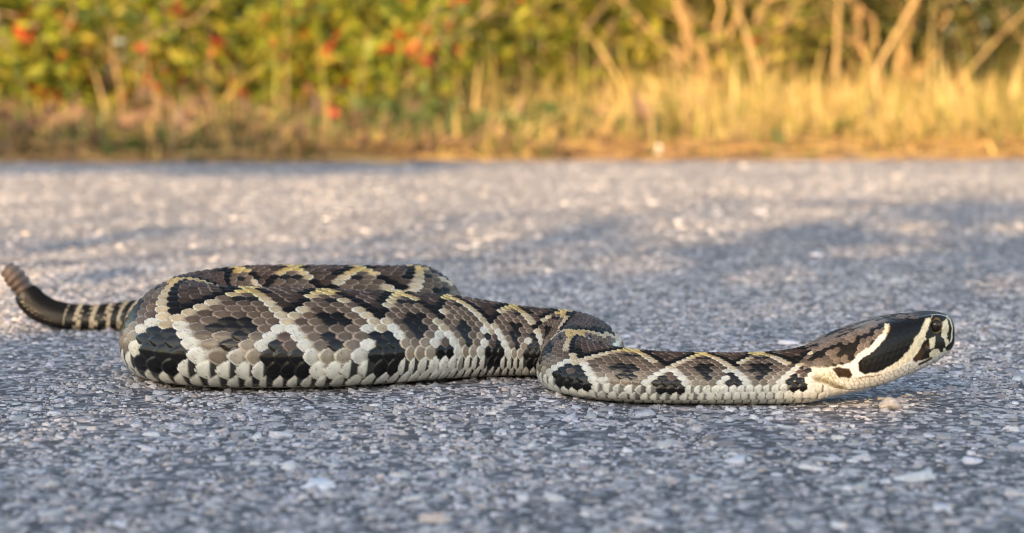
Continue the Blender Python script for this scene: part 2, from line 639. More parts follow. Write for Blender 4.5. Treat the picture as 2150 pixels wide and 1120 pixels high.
jm = 0.3 + 8.5 * T_ + 0.35 * jit
d = aj - jm                                     # rows outside (+) or inside (-) the diamond edge
def col(*c): return np.array(c, dtype=np.float64)
BLACK = col(0.0052, 0.0047, 0.0045)
BROWN = col(0.048, 0.031, 0.023)
FLANK = col(0.094, 0.067, 0.049)
CREAM = col(0.40, 0.33, 0.225)
OCHRE = col(0.42, 0.275, 0.105)
WHITE = col(0.56, 0.55, 0.485)
shp = rr.shape + (3,)
colr = np.empty(shp)
colr[:] = FLANK
var = (0.72 + 0.55 * r2)[..., None]
colr *= var
# paler towards the belly
lo = smooth(8.5, 12.4, aj + 1.6 * jit)[..., None]
TANP = col(0.215, 0.175, 0.130)
lo2 = smooth(12.2, 13.2, aj + jit)[..., None]
colr = colr * (1 - lo) + ((TANP * (1 - lo2) + WHITE * lo2) * (0.70 + 0.50 * r1[..., None])) * lo
def put(mask, c, w=1.0):
    global colr
    m = (mask * w)[..., None] if np.ndim(w) or mask.dtype != bool else (mask.astype(float) * w)[..., None]
    colr = colr * (1 - m) + c * m
# secondary spots below the nodes, at mid flank
nodef = np.minimum(f, 1 - f)
kr = hash01(np.round(pv), 1)
put((nodef < 0.145 + 0.05 * jit) & (np.abs(aj - 8.0 - 0.8 * (kr - 0.5)) < 1.3), BLACK * 1.2)
put((nodef < 0.10) & (np.abs(aj - 4.0) < 0.7), BLACK * 2.5)
# large ventrolateral blotches below the diamond tips, apex up, pale edged
kr2 = hash01(kid, 5)
wv = 0.03 + 0.050 * np.clip(aj - 9.0, 0, 3) + 0.04 * kr2 - 0.03 * (aj >= 13)
fm = np.abs(f - 0.5)
edge = (fm < wv + 0.105) & (aj >= 8.2) & (aj <= 13.2)
put(edge, WHITE * 1.0 * (0.85 + 0.3 * r1[..., None]), 0.9)
put((fm < wv) & (aj >= 9) & (aj <= 12.7 + 0.8 * kr2), BLACK * 1.15)
put((fm < wv * 0.5) & (np.abs(aj - 10.5) < 0.8) & (r2 > 0.45), BROWN * 1.6)
# small lower spots below the nodes
put((nodef < 0.075) & (aj >= 9.6) & (aj <= 11.6), BLACK * 1.6)
# the diamonds
yel = (smooth(5.5, 1.0, aj))[..., None]
BORD = OCHRE * yel + CREAM * (1 - yel)
put((d > -0.80) & (d < 0.80), BORD * (0.85 + 0.3 * r2[..., None]))
put(d <= -0.80, BLACK)
inner = (d < -3.0 + 0.9 * jit) & (T_ > 0.42)
put(inner, BROWN * (0.7 + 0.7 * r2[..., None]))
put((T_ < 0.20) & (aj < 2.6), OCHRE * (0.8 + 0.45 * r1[..., None]))
# pale rim round each scale tip, darker base
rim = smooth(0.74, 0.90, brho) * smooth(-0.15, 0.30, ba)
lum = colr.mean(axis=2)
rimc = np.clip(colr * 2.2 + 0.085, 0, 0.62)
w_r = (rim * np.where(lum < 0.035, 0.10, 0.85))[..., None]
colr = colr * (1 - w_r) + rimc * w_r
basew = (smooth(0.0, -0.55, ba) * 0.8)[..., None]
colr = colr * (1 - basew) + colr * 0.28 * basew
gap = (best <= 0.001)[..., None]
colr = np.where(gap, BLACK * 2, colr)
# first row above the belly: white tips over black bases
low = (aj >= 13) & ~ven
blk = smooth(0.13, 0.0, ba + 0.25 * (r1 - 0.5) + 0.25 * (hash01(kid, bj, 7) > 0.6))[..., None] * low[..., None]
wt = low[..., None] * np.where(r2 < 0.84, 1.0, 0.0)[..., None] * np.where((aj == 13) & (fm < wv), 0.0, 1.0)[..., None]
colr = colr * (1 - wt) + wt * (WHITE * (0.9 + 0.25 * r1[..., None]))
neckw = smooth(S_HEAD + 0.17, S_HEAD + 0.09, sv)[:, None, None]
colr = colr * (1 - blk * 0.95 * (1 - 0.25 * neckw)) + BLACK * blk * 0.95 * (1 - 0.25 * neckw)
# belly scutes: cream with a dark hind margin towards the sides
vb_ = hash01(np.floor(cc + 0.5), np.sign(rr), 2)
vd = smooth(0.80, 0.90, fv) * (0.55 + 0.45 * (vb_ > 0.3))
vcol = WHITE * 1.08 * (1 - vd[..., None] * 0.92)
colr = np.where(ven[..., None], vcol, colr)
# speckles and stains
st = fbm(cc * 3.1, rr * 2.3, 31)
colr *= (0.78 + 0.44 * st)[..., None]
spk = (vnoise(cc * 9, rr * 7, 77) > 0.88)[..., None] & (lum > 0.2)[..., None]
colr = np.where(spk, colr * 0.5, colr)
# tail rings
tl = smooth(S_TAIL - 0.006, S_TAIL + 0.002, sv)[:, None]
tb = np.abs((((sv[:, None] - S_TAIL) / 0.0082 + 0.10 * np.sin(cc * 6.28) + 0.08 * np.cos(rr * 2.0)) % 1.0) - 0.5)
ringc = np.where((tb < 0.17)[..., None], CREAM * 0.95 * (0.8 + 0.4 * r1[..., None]), BLACK * 1.5)
ringc = np.where((sv[:, None] > S_TOT - 0.026)[..., None], BLACK * 1.3, ringc)
colr = colr * (1 - tl[..., None]) + ringc * tl[..., None]

# --- the head is painted in its own side view drawing
HPX = 1075 + P[..., 0] / K
HPY = 200 + (CAM_H - P[..., 2]) / K


def poly_d(pts, x, y):
    """signed distance to a polygon, negative inside"""
    pts = np.array(pts, dtype=np.float64)
    n = len(pts)
    ins = np.zeros(x.shape, dtype=bool)
    dmin = np.full(x.shape, 1e9)
    for k in range(n):
        x0, y0 = pts[k]
        x1, y1 = pts[(k + 1) % n]
        ex, ey = x1 - x0, y1 - y0
        t = np.clip(((x - x0) * ex + (y - y0) * ey) / (ex * ex + ey * ey), 0, 1)
        dmin = np.minimum(dmin, (x - x0 - t * ex) ** 2 + (y - y0 - t * ey) ** 2)
        c_ = ((y0 > y) != (y1 > y)) & (x < ex * (y - y0) / (ey if ey else 1e-9) + x0)
        ins ^= c_
    dd = np.sqrt(dmin)
    return np.where(ins, -dd, dd)


def line_d(pts, x, y):
    dmin = np.full(x.shape, 1e9)
    for (x0, y0), (x1, y1) in zip(pts[:-1], pts[1:]):
        ex, ey = x1 - x0, y1 - y0
        t = np.clip(((x - x0) * ex + (y - y0) * ey) / (ex * ex + ey * ey), 0, 1)
        dmin = np.minimum(dmin, (x - x0 - t * ex) ** 2 + (y - y0 - t * ey) ** 2)
    return np.sqrt(dmin)


nhd = int(np.searchsorted(sv, S_HEAD + 0.014))
hx, hy = HPX[:nhd], HPY[:nhd]
wob = (vnoise(hx * 0.13, hy * 0.13, 4) - 0.5) * 4
wob2 = (vnoise(hx * 0.4, hy * 0.4, 6) - 0.5) * 1.6
hxw, hyw = hx + wob2, hy + wob + wob2
HC = np.empty(hx.shape + (3,))
HC[:] = col(0.100, 0.080, 0.068)
HC *= (0.65 + 0.7 * r2[:nhd])[..., None]
def hput(dist, c, soft=1.2):
    global HC
    w = smooth(soft, -soft, dist)[..., None]
    HC = HC * (1 - w) + np.asarray(c) * w
PALE = col(0.56, 0.53, 0.40)
PALEW = col(0.62, 0.61, 0.57)
DARK = col(0.0048, 0.0044, 0.0042)
UMB = col(0.045, 0.026, 0.014)
# dark flecks on the crown: whole scales here and there
fle = (hash01(np.floor(bi[:nhd] * 0.55 + 0.3 * bj[:nhd]), bj[:nhd], 21) > 0.63) & (hx < 1868)
HC = np.where(fle[..., None], DARK * 1.8, HC)
topd = hy - 672.5
hput(np.maximum(topd + 1.5, 1925 - hx), DARK * 1.6, 3)
# pale cheek and lips
hput(poly_d([(1560, 800), (1640, 790), (1700, 770), (1740, 764), (1775, 755), (1792, 744), (1800, 790), (1880, 760), (1915, 735), (1990, 740), (2020, 740),
             (2010, 790), (1900, 860), (1740, 880), (1560, 890)], hxw, hyw), PALEW, 3)
hput(poly_d([(1700, 774), (1735, 768), (1752, 788), (1738, 800), (1708, 796)], hxw, hyw), col(0.48, 0.45, 0.35), 10)
# snout ground colour
hput(poly_d([(1938, 660), (2030, 655), (2030, 738), (1985, 742), (1960, 750), (1935, 756), (1912, 754), (1930, 715)], hxw, hyw), DARK * 2.0, 2)
# pale border of the stripe, then the black stripe itself
STR = [(1868, 672), (1950, 668), (1944, 676), (1928, 700), (1916, 709), (1914, 720), (1900, 735), (1885, 750), (1860, 765), (1830, 776), (1806, 779),
       (1794, 772), (1792, 755), (1800, 746), (1830, 728), (1850, 708), (1862, 694), (1866, 685)]
sdist = poly_d(STR, hxw, hyw)
ed_ = np.hypot((hx - 1971.0) / 12.5, (hy - 687.5) / 12.5)
hput(np.maximum(np.maximum(sdist - 9, hx - 1870), 681 - hy), PALE * 1.05, 1.5)
hput(np.maximum(np.maximum(sdist - 2.6, hx - 1868), 681 - hy), col(0.36, 0.22, 0.09), 1.5)
hput(np.maximum(np.maximum(sdist - 11, 700 - hy), hx - 1935), PALEW, 1.5)
hput(poly_d([(1943, 672), (1958, 676), (1948, 695), (1942, 707), (1946, 712), (1937, 719), (1926, 738), (1910, 754), (1885, 762), (1850, 776), (1880, 752),
             (1900, 736), (1914, 720), (1915, 708), (1928, 698)], hxw, hyw), PALE, 1.3)
hput(sdist, DARK, 1.6)
hput(poly_d([(1912, 755), (1926, 738), (1934, 728), (1940, 740), (1934, 752), (1922, 760)], hxw, hyw), UMB, 1.5)
hput(poly_d([(1951, 711), (1967, 707), (1966, 722), (1963, 733), (1954, 733)], hxw, hyw), PALE, 1.3)
hput(poly_d([(1985, 680), (1996, 674), (2000, 698), (1996, 707), (2000, 724), (1991, 732), (1988, 716), (1982, 709), (1984, 695)], hxw, hyw), PALE, 1.3)
hput(line_d([(1996, 671), (2003, 676), (2008, 694), (2007, 712), (2003, 722)], hx, hy) - 1.5, PALE * 0.95, 1.0)
hput(np.abs(ed_ - 1.12) * 12 - 0.5, col(0.24, 0.19, 0.11), 0.9)
hput(line_d([(1955, 676), (1962, 670), (1975, 668), (1990, 670), (1997, 673)], hx, hy) - 0.6, PALE * 0.7, 0.8)
hput(poly_d([(1952, 742), (1960, 735), (1975, 736), (1980, 744), (1966, 752), (1954, 751)], hxw, hyw), PALE * 0.95, 1.3)
hput(line_d([(1930, 765), (1945, 760), (1958, 754)], hx, hy) - 3.0, UMB, 1.5)
hput(line_d([(1988, 737), (1990, 748)], hx, hy) - 3.0, PALE * 1.05, 1.2)
# dark blotches behind the stripe
hput(poly_d([(1738, 768), (1750, 764), (1774, 767), (1781, 780), (1776, 787), (1752, 785)], hxw, hyw), UMB * 0.6, 2)
hput(line_d([(1704, 788), (1722, 792), (1742, 801), (1760, 808)], hxw, hyw) - 5, col(0.17, 0.14, 0.075), 5)
hput(line_d([(1795, 786), (1820, 784), (1838, 780)], hxw, hyw) - 2.2, col(0.27, 0.22, 0.19), 2)
hput(line_d([(1600, 745), (1640, 739), (1690, 741)], hxw, hyw) - 6, DARK, 2)
crw = (smooth(674, 670, hy) * smooth(1945, 1925, hx))[..., None]
crc_ = np.where((hash01(np.floor(hx / 7), np.floor(bj[:nhd]), 5) > 0.55)[..., None], DARK * 1.8, col(0.10, 0.083, 0.070))
HC = HC * (1 - crw) + crc_ * crw
# mouth and lip plates
MOUTH = [(2001, 741), (1985, 757), (1950, 773.5), (1900, 793.5), (1860, 805.5), (1820, 813.5), (1780, 815), (1745, 808), (1708, 792)]
md = line_d(MOUTH, hx, hy)
mline = np.interp(hx, [p[0] for p in MOUTH[::-1]], [p[1] for p in MOUTH[::-1]])
hput(np.maximum(np.maximum(mline - hy + 1.0, hx - 2003), 1775 - hx), col(0.50, 0.44, 0.41), 1.0)
above = mline - hy
groove = np.exp(-(md / 1.3) ** 2) * (hx < 2003) * smooth(1715, 1770, hx)
lab = np.zeros_like(hx)
for k_, (o0, o1, pit_, sh) in enumerate([(1, 12, 14.0, 0.0), (12, 21, 11.0, 5.0), (21, 29, 9.0, 2.0)]):
    inb = (above > o0) & (above < o1) & (hx > 1730) & (hx < 1990)
    if k_ > 0:
        inb &= sdist > 3
        inb &= hx < 1915
    gx_ = np.abs((((hx + 0.5 * above + sh) / pit_) % 1.0) - 0.5) * pit_
    lab = np.maximum(lab, inb * np.exp(-(gx_ / 1.0) ** 2))
    lab = np.maximum(lab, inb * np.exp(-((above - o1) / 1.0) ** 2) * 0.8)
lowj = (above < -1) & (above > -30) & (hx < 1985) & (hx > 1760)
gx_ = np.abs((((hx + 7) / 16.0) % 1.0) - 0.5) * 16
lab = np.maximum(lab, 0.5 * lowj * np.exp(-(gx_ / 1.0) ** 2))
HC *= (1 - 0.62 * groove - 0.58 * lab * (1 - groove))[..., None]
HC *= (0.72 + 0.5 * fbm(hx * 0.2, hy * 0.2, 61))[..., None]
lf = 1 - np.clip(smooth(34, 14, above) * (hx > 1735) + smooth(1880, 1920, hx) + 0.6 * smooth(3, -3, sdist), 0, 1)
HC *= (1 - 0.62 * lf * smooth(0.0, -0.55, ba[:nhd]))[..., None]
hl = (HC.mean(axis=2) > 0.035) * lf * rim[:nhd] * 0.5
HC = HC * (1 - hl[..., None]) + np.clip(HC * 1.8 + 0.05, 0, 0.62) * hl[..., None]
wh = (1 - smooth(S_HEAD - 0.012, S_HEAD + 0.013, sv[:nhd]))[:, None, None]
mixn = np.where(lf[..., None] > 0.5, (wh + 0.7 * (r1[:nhd][..., None] - 0.5)) > 0.5, wh)
mixn = np.clip(0 + mixn, 0, 1)
_unused = np.clip(wh + 0.5 * (r1[:nhd][..., None] - 0.5) * (wh > 0.01) * (wh < 0.98), 0, 1)
del _unused
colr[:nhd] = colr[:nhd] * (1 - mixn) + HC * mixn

# --- relief
amp = 0.25 * Ls[:, None] * np.where(ven, 0.45, 1.0)
amp = amp * (1 - 0.45 * head_f[:, None])
disp = amp * best
lipz = np.zeros(rr.shape)
smoothz = np.zeros(rr.shape)
smoothz[:nhd] = np.clip(smooth(0, -8, above) * (hx < 2003) * smooth(1740, 1780, hx) + smooth(34, 14, above) * (hx > 1735) + smooth(1900, 1940, hx), 0, 1)
smoothz[:nhd] = np.maximum(smoothz[:nhd], 0.55 * smooth(3, -3, sdist))
disp = disp * (1 - 0.85 * smoothz)
disp[:nhd] -= 0.00040 * groove + 0.00022 * lab
EYE = (1971.0, 687.5)
ed = np.hypot((hx - EYE[0]) / 13.5, (hy - EYE[1]) / 13.5)
disp[:nhd] -= 0.0016 * smooth(1.25, 0.75, ed)                       # orbit
brow = np.exp(-((hx - 1968) / 26.0) ** 2) * np.exp(-((hy - 671) / 5.0) ** 2)
disp[:nhd] += 0.0012 * brow                                          # brow shield
pit_d = np.hypot((hx - 1947) / 5.0, (hy - 727) / 8.5)
disp[:nhd] -= 0.0012 * smooth(1.15, 0.5, pit_d)
nos_d = np.hypot((hx - 1997) / 4.0, (hy - 716) / 5.0)
disp[:nhd] -= 0.0007 * smooth(1.1, 0.4, nos_d)
can = np.exp(-((hx - 1990) / 30.0) ** 2) * np.exp(-((hy - 705) / 10.0) ** 2)
disp[:nhd] -= 0.0007 * can
wd = smooth(1.1, 0.7, pit_d)[..., None]
colr[:nhd] = colr[:nhd] * (1 - wd) + col(0.06, 0.036, 0.026) * wd
# loose skin folds where the neck bends
disp = disp * np.clip((sv / 0.004), 0, 1)[:, None]
V = P + NRM * disp[..., None]
V[..., 2] = np.maximum(V[..., 2], 0.0006)
idx = np.arange(nr * nc).reshape(nr, nc)
i2 = np.roll(idx, -1, axis=1)
bq = np.stack([idx[:-1], idx[1:], i2[1:], i2[:-1]], -1).reshape(-1, 4)
Vf = V.reshape(-1, 3)
caps = np.vstack([V[0].mean(axis=0), V[-1].mean(axis=0)])
n0 = len(Vf)
Vf = np.vstack([Vf, caps])
ctris = np.concatenate([np.stack([np.full(nc, n0), idx[0], i2[0]], -1), np.stack([np.full(nc, n0 + 1), i2[-1], idx[-1]], -1)])
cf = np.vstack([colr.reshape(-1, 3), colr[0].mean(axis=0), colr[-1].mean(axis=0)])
glo = 0.10 + 0.90 * smooth(6.5, 11.0, np.abs(rr))
hg = np.where(hy < 674, 0.05, 0.35) * np.ones_like(hx)
hg = np.maximum(hg, 0.70 * smooth(2, -2, sdist) * smooth(672, 690, hy))
hg = np.maximum(hg, 0.75 * smooth(1925, 1945, hx) * (hy > 668))
hg = np.where((hx < 1800) & (above > 30), 0.08, hg)
whg = wh[..., 0]
glo[:nhd] = glo[:nhd] * (1 - whg) + hg * whg
glof = np.concatenate([glo.reshape(-1), [0.5, 0.5]])
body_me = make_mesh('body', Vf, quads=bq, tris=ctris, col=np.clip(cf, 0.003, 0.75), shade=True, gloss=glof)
m_skin = tone_mat('snake_scales', noise=0.12, noise_scale=1500, bump=0.08, gloss=True)

snake = obj('rattlesnake', None, loc=(0, 0, 0))
tag(snake, 'brown rattlesnake with black and yellow diamonds stretched across the grey road', 'snake')
obj('body', body_me, m_skin, snake)


def uv_ball(name, rx, ry, rz, nu=24, nv_=14, colf=None):
    a = np.linspace(0, 2 * np.pi, nu, endpoint=False)
    t = np.linspace(0.04, np.pi - 0.04, nv_)
    A, Tt = np.meshgrid(a, t)
    v = np.stack([rx * np.sin(Tt) * np.cos(A), ry * np.sin(Tt) * np.sin(A), rz * np.cos(Tt)], -1)
    ii = np.arange(nu * nv_).reshape(nv_, nu)
    jj = np.roll(ii, -1, axis=1)
    q = np.stack([ii[:-1], ii[1:], jj[1:], jj[:-1]], -1).reshape(-1, 4)
    pol = np.stack([ii[0], ii[-1][::-1]])
    v = v.reshape(-1, 3)
    c = None if colf is None else colf(v)
    return make_mesh(name, v, quads=q, polys=pol, col=c, shade=True)


def eye_col(v):
    c = np.empty((len(v), 3))
    c[:] = (0.016, 0.012, 0.009)
    g = vnoise(v[:, 0] * 9000, v[:, 2] * 9000, 3)[:, None]
    c *= 0.6 + 0.8 * g
    return c


m_eye, nt_, b_ = new_mat('eye_gloss')
an = nt_.nodes.new('ShaderNodeAttribute')
an.attribute_name = 'tone'
nt_.links.new(an.outputs['Color'], b_.inputs['Base Color'])
b_.inputs['Roughness'].default_value = 0.06
eye_me = uv_ball('eye', 0.00235, 0.0017, 0.00225, colf=eye_col)
pup_me = uv_ball('pupil', 0.00050, 0.0004, 0.0017, 12, 8, colf=lambda v: np.full((len(v), 3), 0.004))
ie = int(np.argmin(np.abs(HPX[:, 0] - EYE[0])))
ex_, ez_ = hX(EYE[0]), hZ(EYE[1])
hwE = float(np.interp(ez_, half[ie, :60, 1][::-1] + PZ[ie], half[ie, :60, 0][::-1]))
for sgn in (-1, 1):
    e_ = obj('eye', eye_me, m_eye, snake, loc=(ex_, PY[ie] + sgn * (hwE - 0.0013), ez_), rot=(0, R(-10), R(6) * -sgn))
    obj('pupil', pup_me, m_eye, e_, loc=(0.0002, sgn * 0.0014, 0))

# rattle: dry interlocking rings at the raised tail tip
m_rat = tone_mat('rattle_horn', rough=0.5, spec=0.4, noise=0.25, noise_scale=600)
tip = np.array([PX[-1], PY[-1], PZ[-1]])
tdir = T[-1]
def ring_seg(name, r0, ln, tone):
    prof = [(0.55, 0.0), (0.92, 0.10), (1.0, 0.28), (0.96, 0.42), (0.80, 0.52), (0.86, 0.62), (0.90, 0.74), (0.78, 0.90), (0.45, 1.0)]
    a = np.linspace(0, 2 * np.pi, 20, endpoint=False)
    v, c = [], []
    for rr_, zz_ in prof:
        for q in a:
            lob = 1 + 0.10 * np.cos(2 * q)
            v.append((rr_ * r0 * 0.72 * np.cos(q), rr_ * r0 * lob * np.sin(q), zz_ * ln))
            c.append(np.array(tone) * (0.75 + 0.5 * (1 - abs(zz_ - 0.3))))
    n_, m_ = len(prof), 20
    ii = np.arange(n_ * m_).reshape(n_, m_)
    jj = np.roll(ii, -1, axis=1)
    q = np.stack([ii[:-1], jj[:-1], jj[1:], ii[1:]], -1).reshape(-1, 4)
    return make_mesh(name, np.array(v), quads=q, polys=np.stack([ii[0][::-1], ii[-1]]), col=np.array(c), shade=True)
rat = obj('rattle', ring_seg('rattle', 0.0068, 0.0058, (0.075, 0.050, 0.040)), m_rat, snake)
rat.location = Vector(tip - tdir * 0.0006)
qd = Vector(tdir)
rat.rotation_euler = qd.to_track_quat('Z', 'X').to_euler()
seg_me = [ring_seg('rattle_ring', r_, 0.0056, t_) for r_, t_ in ((0.0072, (0.085, 0.056, 0.043)), (0.0074, (0.12, 0.082, 0.063)), (0.0066, (0.14, 0.10, 0.078)))]
for k_, sm_ in enumerate(seg_me):
    obj('rattle_ring', sm_, m_rat, rat, loc=(0, 0.0, 0.0036 * (k_ + 1)), rot=(0, R(-7) * (k_ + 1), 0))

# ------------------------------------------------------------------ stone chippings bedded in the asphalt
g = np.random.default_rng(5)
def scatter(n, y0, y1, g):
    out = []
    y = np.sqrt(g.uniform(y0 ** 2, y1 ** 2, n))
    x = g.uniform(-1, 1, n) * (0.285 * y + 0.03)
    return x, y
def small(n, y0, y1, rmean, hf, fade):
    x, y = scatter(n, y0, y1, g)
    r = rmean * np.exp(g.normal(0, 0.42, n))
    keep = fbm(x * 110, y * 110, 90) + 0.30 * g.random(n) > 0.57
    keep &= g.random(n) < fade(y)
    x, y, r = x[keep], y[keep], r[keep]
    h = np.clip(r * g.uniform(0.12, hf, len(r)), 0.00012, 0.0013)
    return x, y, r, h
a1 = small(135000, 0.44, 1.60, 0.00100, 0.45, lambda y: smooth(1.60, 0.90, y))
a2 = small(26000, 0.80, 3.60, 0.0018, 0.26, lambda y: smooth(0.80, 1.45, y) * smooth(3.6, 3.0, y))
xx, yy, r_, h_ = [np.concatenate([p, q]) for p, q in zip(a1, a2)]
chips = obj('stone_chippings', chips_mesh('stone_chippings', xx, yy, r_, h_, chip_tones(len(xx), g), g), m_chip, road)
tag(chips, kind='stuff')

# the largest ones singly: shared shapes, each its own object
pool = []
for k_ in range(14):
    tn = chip_tones(1, g) * 1.0 + 0.10
    pool.append(chips_mesh('stone', np.zeros(1), np.zeros(1), np.array([0.005]), np.array([0.0011]), tn, g, k=8))
    pool[-1].materials.append(m_chip)
big = [(-0.0585, 0.600, 0.0066, 13), (-0.0800, 0.690, 0.0042, 3), (0.0056, 0.667, 0.0030, 5), (-0.0120, 0.594, 0.0038, 6), (-0.0353, 0.617, 0.0036, 8),
       (0.0475, 0.733, 0.0046, 2), (0.1240, 0.6120, 0.0080, 10), (-0.0230, 0.554, 0.0070, 4), (0.1480, 0.640, 0.0052, 1), (0.1490, 0.588, 0.0050, 7),
       (0.0020, 0.655, 0.0024, 9), (0.0360, 0.745, 0.0030, 11), (0.0680, 0.672, 0.0032, 12), (0.0950, 0.628, 0.0046, 0), (0.0720, 0.640, 0.0042, 3),
       (0.1760, 0.700, 0.0040, 5), (-0.1200, 0.640, 0.0034, 2), (-0.1300, 0.560, 0.0040, 9)]
while len(big) < 285:
    y = math.sqrt(g.uniform(0.50 ** 2, 1.08 ** 2))
    x = g.uniform(-1, 1) * (0.255 * y + 0.01)
    big.append((x, y, 0.0021 * math.exp(g.normal(0, 0.30)), int(g.integers(0, 14))))
for x, y, r, k_ in big:
    o = bpy.data.objects.new('stone', pool[k_])
    COL.objects.link(o)
    o.location = (x, y, 0)
    sc_ = r / 0.005
    o.scale = (sc_, sc_, sc_ ** 0.6)
    o.rotation_euler = (0, 0, g.uniform(0, 6.28))
    o.parent = road

# loose pebbles lying on the road
def pebble(name, x, y, rx, ry, rz, tone, seed):
    me = uv_ball(name, rx, ry, rz, 18, 12)
    co = np.empty(len(me.vertices) * 3, dtype=np.float32)
    me.vertices.foreach_get('co', co)
    co = co.reshape(-1, 3)
    n_ = fbm(co[:, 0] / rx * 1.4 + 9 * seed, co[:, 1] / ry * 1.4 + co[:, 2] / rz * 1.1, seed, 3)
    co *= (0.45 + 1.1 * n_)[:, None]
    me.vertices.foreach_set('co', co.ravel())
    at = me.color_attributes.new('tone', 'FLOAT_COLOR', 'POINT')
    c4 = np.ones((len(co), 4), dtype=np.float32)
    c4[:, :3] = np.array(tone) * (0.75 + 0.5 * fbm(co[:, 0] / rx * 3, co[:, 2] / rz * 3, seed + 5))[:, None]
    at.data.foreach_set('color', c4.ravel())
    me.update()
    return obj(name, me, m_chip, None, loc=(x, y, rz * 0.72))
tag(pebble('pebble', 0.1415, 0.7480, 0.0045, 0.0036, 0.0022, (0.30, 0.285, 0.28), 2), 'knobbly pale pebble lying on the road below the snake\'s head', 'pebble')

# ------------------------------------------------------------------ plants
m_leaf = tone_mat('leaf', rough=0.55, spec=0.35, translucent=0.35)
m_grass = tone_mat('dry_grass', rough=0.7, spec=0.25, translucent=0.25)
m_bark = tone_mat('bark', rough=0.85, spec=0.2, noise=0.3, noise_scale=60, bump=0.4)


def leaves_mesh(name, pos, size, tones, g, droop=0.3, wid=0.42):
    """each leaf: six points, folded along its midrib"""
    n = len(pos)
    d = g.normal(0, 1, (n, 3))
    d[:, 2] = d[:, 2] * 0.55 - droop
    d /= np.linalg.norm(d, axis=1)[:, None]
    a = g.normal(0, 1, (n, 3))
    w = np.cross(d, a)
    w /= np.linalg.norm(w, axis=1)[:, None]
    nn = np.cross(d, w)
    s_ = size[:, None]
    v = np.zeros((n, 6, 3))
    v[:, 0] = pos
    v[:, 1] = pos + d * s_ * 0.45 + w * s_ * wid * 0.5 + nn * s_ * 0.08
    v[:, 2] = pos + d * s_ * 0.45 - w * s_ * wid * 0.5 + nn * s_ * 0.08
    v[:, 3] = pos + d * s_ * 0.45
    v[:, 4] = pos + d * s_ - nn * s_ * 0.12
    v[:, 5] = pos + d * s_ * 0.2
    off = (np.arange(n) * 6)[:, None, None]
    t = np.array([[0, 1, 3], [0, 3, 2], [1, 4, 3], [3, 4, 2]])[None] + off
    return make_mesh(name, v.reshape(-1, 3), tris=t.reshape(-1, 3), col=np.repeat(tones, 6, axis=0))


def tubes(name, paths, tone, g, k=6):
    """paths: list of (points (n,3), radii (n,))"""
    V_, Q_, C_, o_ = [], [], [], 0
    for pts, rad in paths:
        pts, rad = np.asarray(pts, float), np.asarray(rad, float)
        n = len(pts)
        t = np.gradient(pts, axis=0)
        t /= np.maximum(np.linalg.norm(t, axis=1), 1e-9)[:, None]
        ref = np.where(np.abs(t[:, 2:3]) > 0.9, np.array([[1.0, 0, 0]]), np.array([[0, 0, 1.0]]))
        a = np.cross(t, ref)
        a /= np.maximum(np.linalg.norm(a, axis=1), 1e-9)[:, None]
        b_ = np.cross(t, a)
        an = np.arange(k) / k * 2 * np.pi
        v = pts[:, None] + rad[:, None, None] * (np.cos(an)[None, :, None] * a[:, None] + np.sin(an)[None, :, None] * b_[:, None])
        ii = np.arange(n * k).reshape(n, k) + o_
        jj = np.roll(ii, -1, axis=1)
        Q_.append(np.stack([ii[:-1], jj[:-1], jj[1:], ii[1:]], -1).reshape(-1, 4))
        V_.append(v.reshape(-1, 3))
        C_.append(np.tile(np.array(tone) * g.uniform(0.75, 1.2), (n * k, 1)))
        o_ += n * k
    return make_mesh(name, np.vstack(V_), quads=np.vstack(Q_), col=np.vstack(C_), shade=True)


def gz(x, y):
    return float(ground_height(np.array([x]), np.array([y]))[0])


def branch_paths(g, h, rad, n_main, spread, r0, sub=3):
    """woody frame of a shrub; returns paths and tip points"""
    paths, tips = [], []
    for _ in range(n_main):
        az = g.uniform(0, 6.28)
        out = g.uniform(0.2, 1.0) * spread
        n = 9
        t = np.linspace(0, 1, n)
        hh = h * g.uniform(0.65, 1.0)
        bend = g.normal(0, 0.05 * h, (n, 3)) * t[:, None]
        p = np.stack([np.cos(az) * (out * rad * t ** 1.3 + 0.03), np.sin(az) * (out * rad * t ** 1.3 + 0.03), hh * t], -1) + bend
        rr_ = r0 * (1 - 0.8 * t)
        paths.append((p, rr_))
        tips += [p[k] for k in range(1, n)]
        for _s in range(sub):
            k = int(g.integers(1, n - 1))
            az2 = az + g.normal(0, 1.0)
            ln = g.uniform(0.2, 0.5) * h * 0.6
            t2 = np.linspace(0, 1, 6)
            up = g.uniform(-0.1, 0.8)
            q = p[k] + np.stack([np.cos(az2) * ln * t2, np.sin(az2) * ln * t2, up * ln * t2], -1) + g.normal(0, 0.02 * h, (6, 3)) * t2[:, None]
            paths.append((q, rr_[k] * 0.6 * (1 - 0.75 * t2)))
            tips += [q[m] for m in range(1, 6)]
    return paths, np.array(tips)


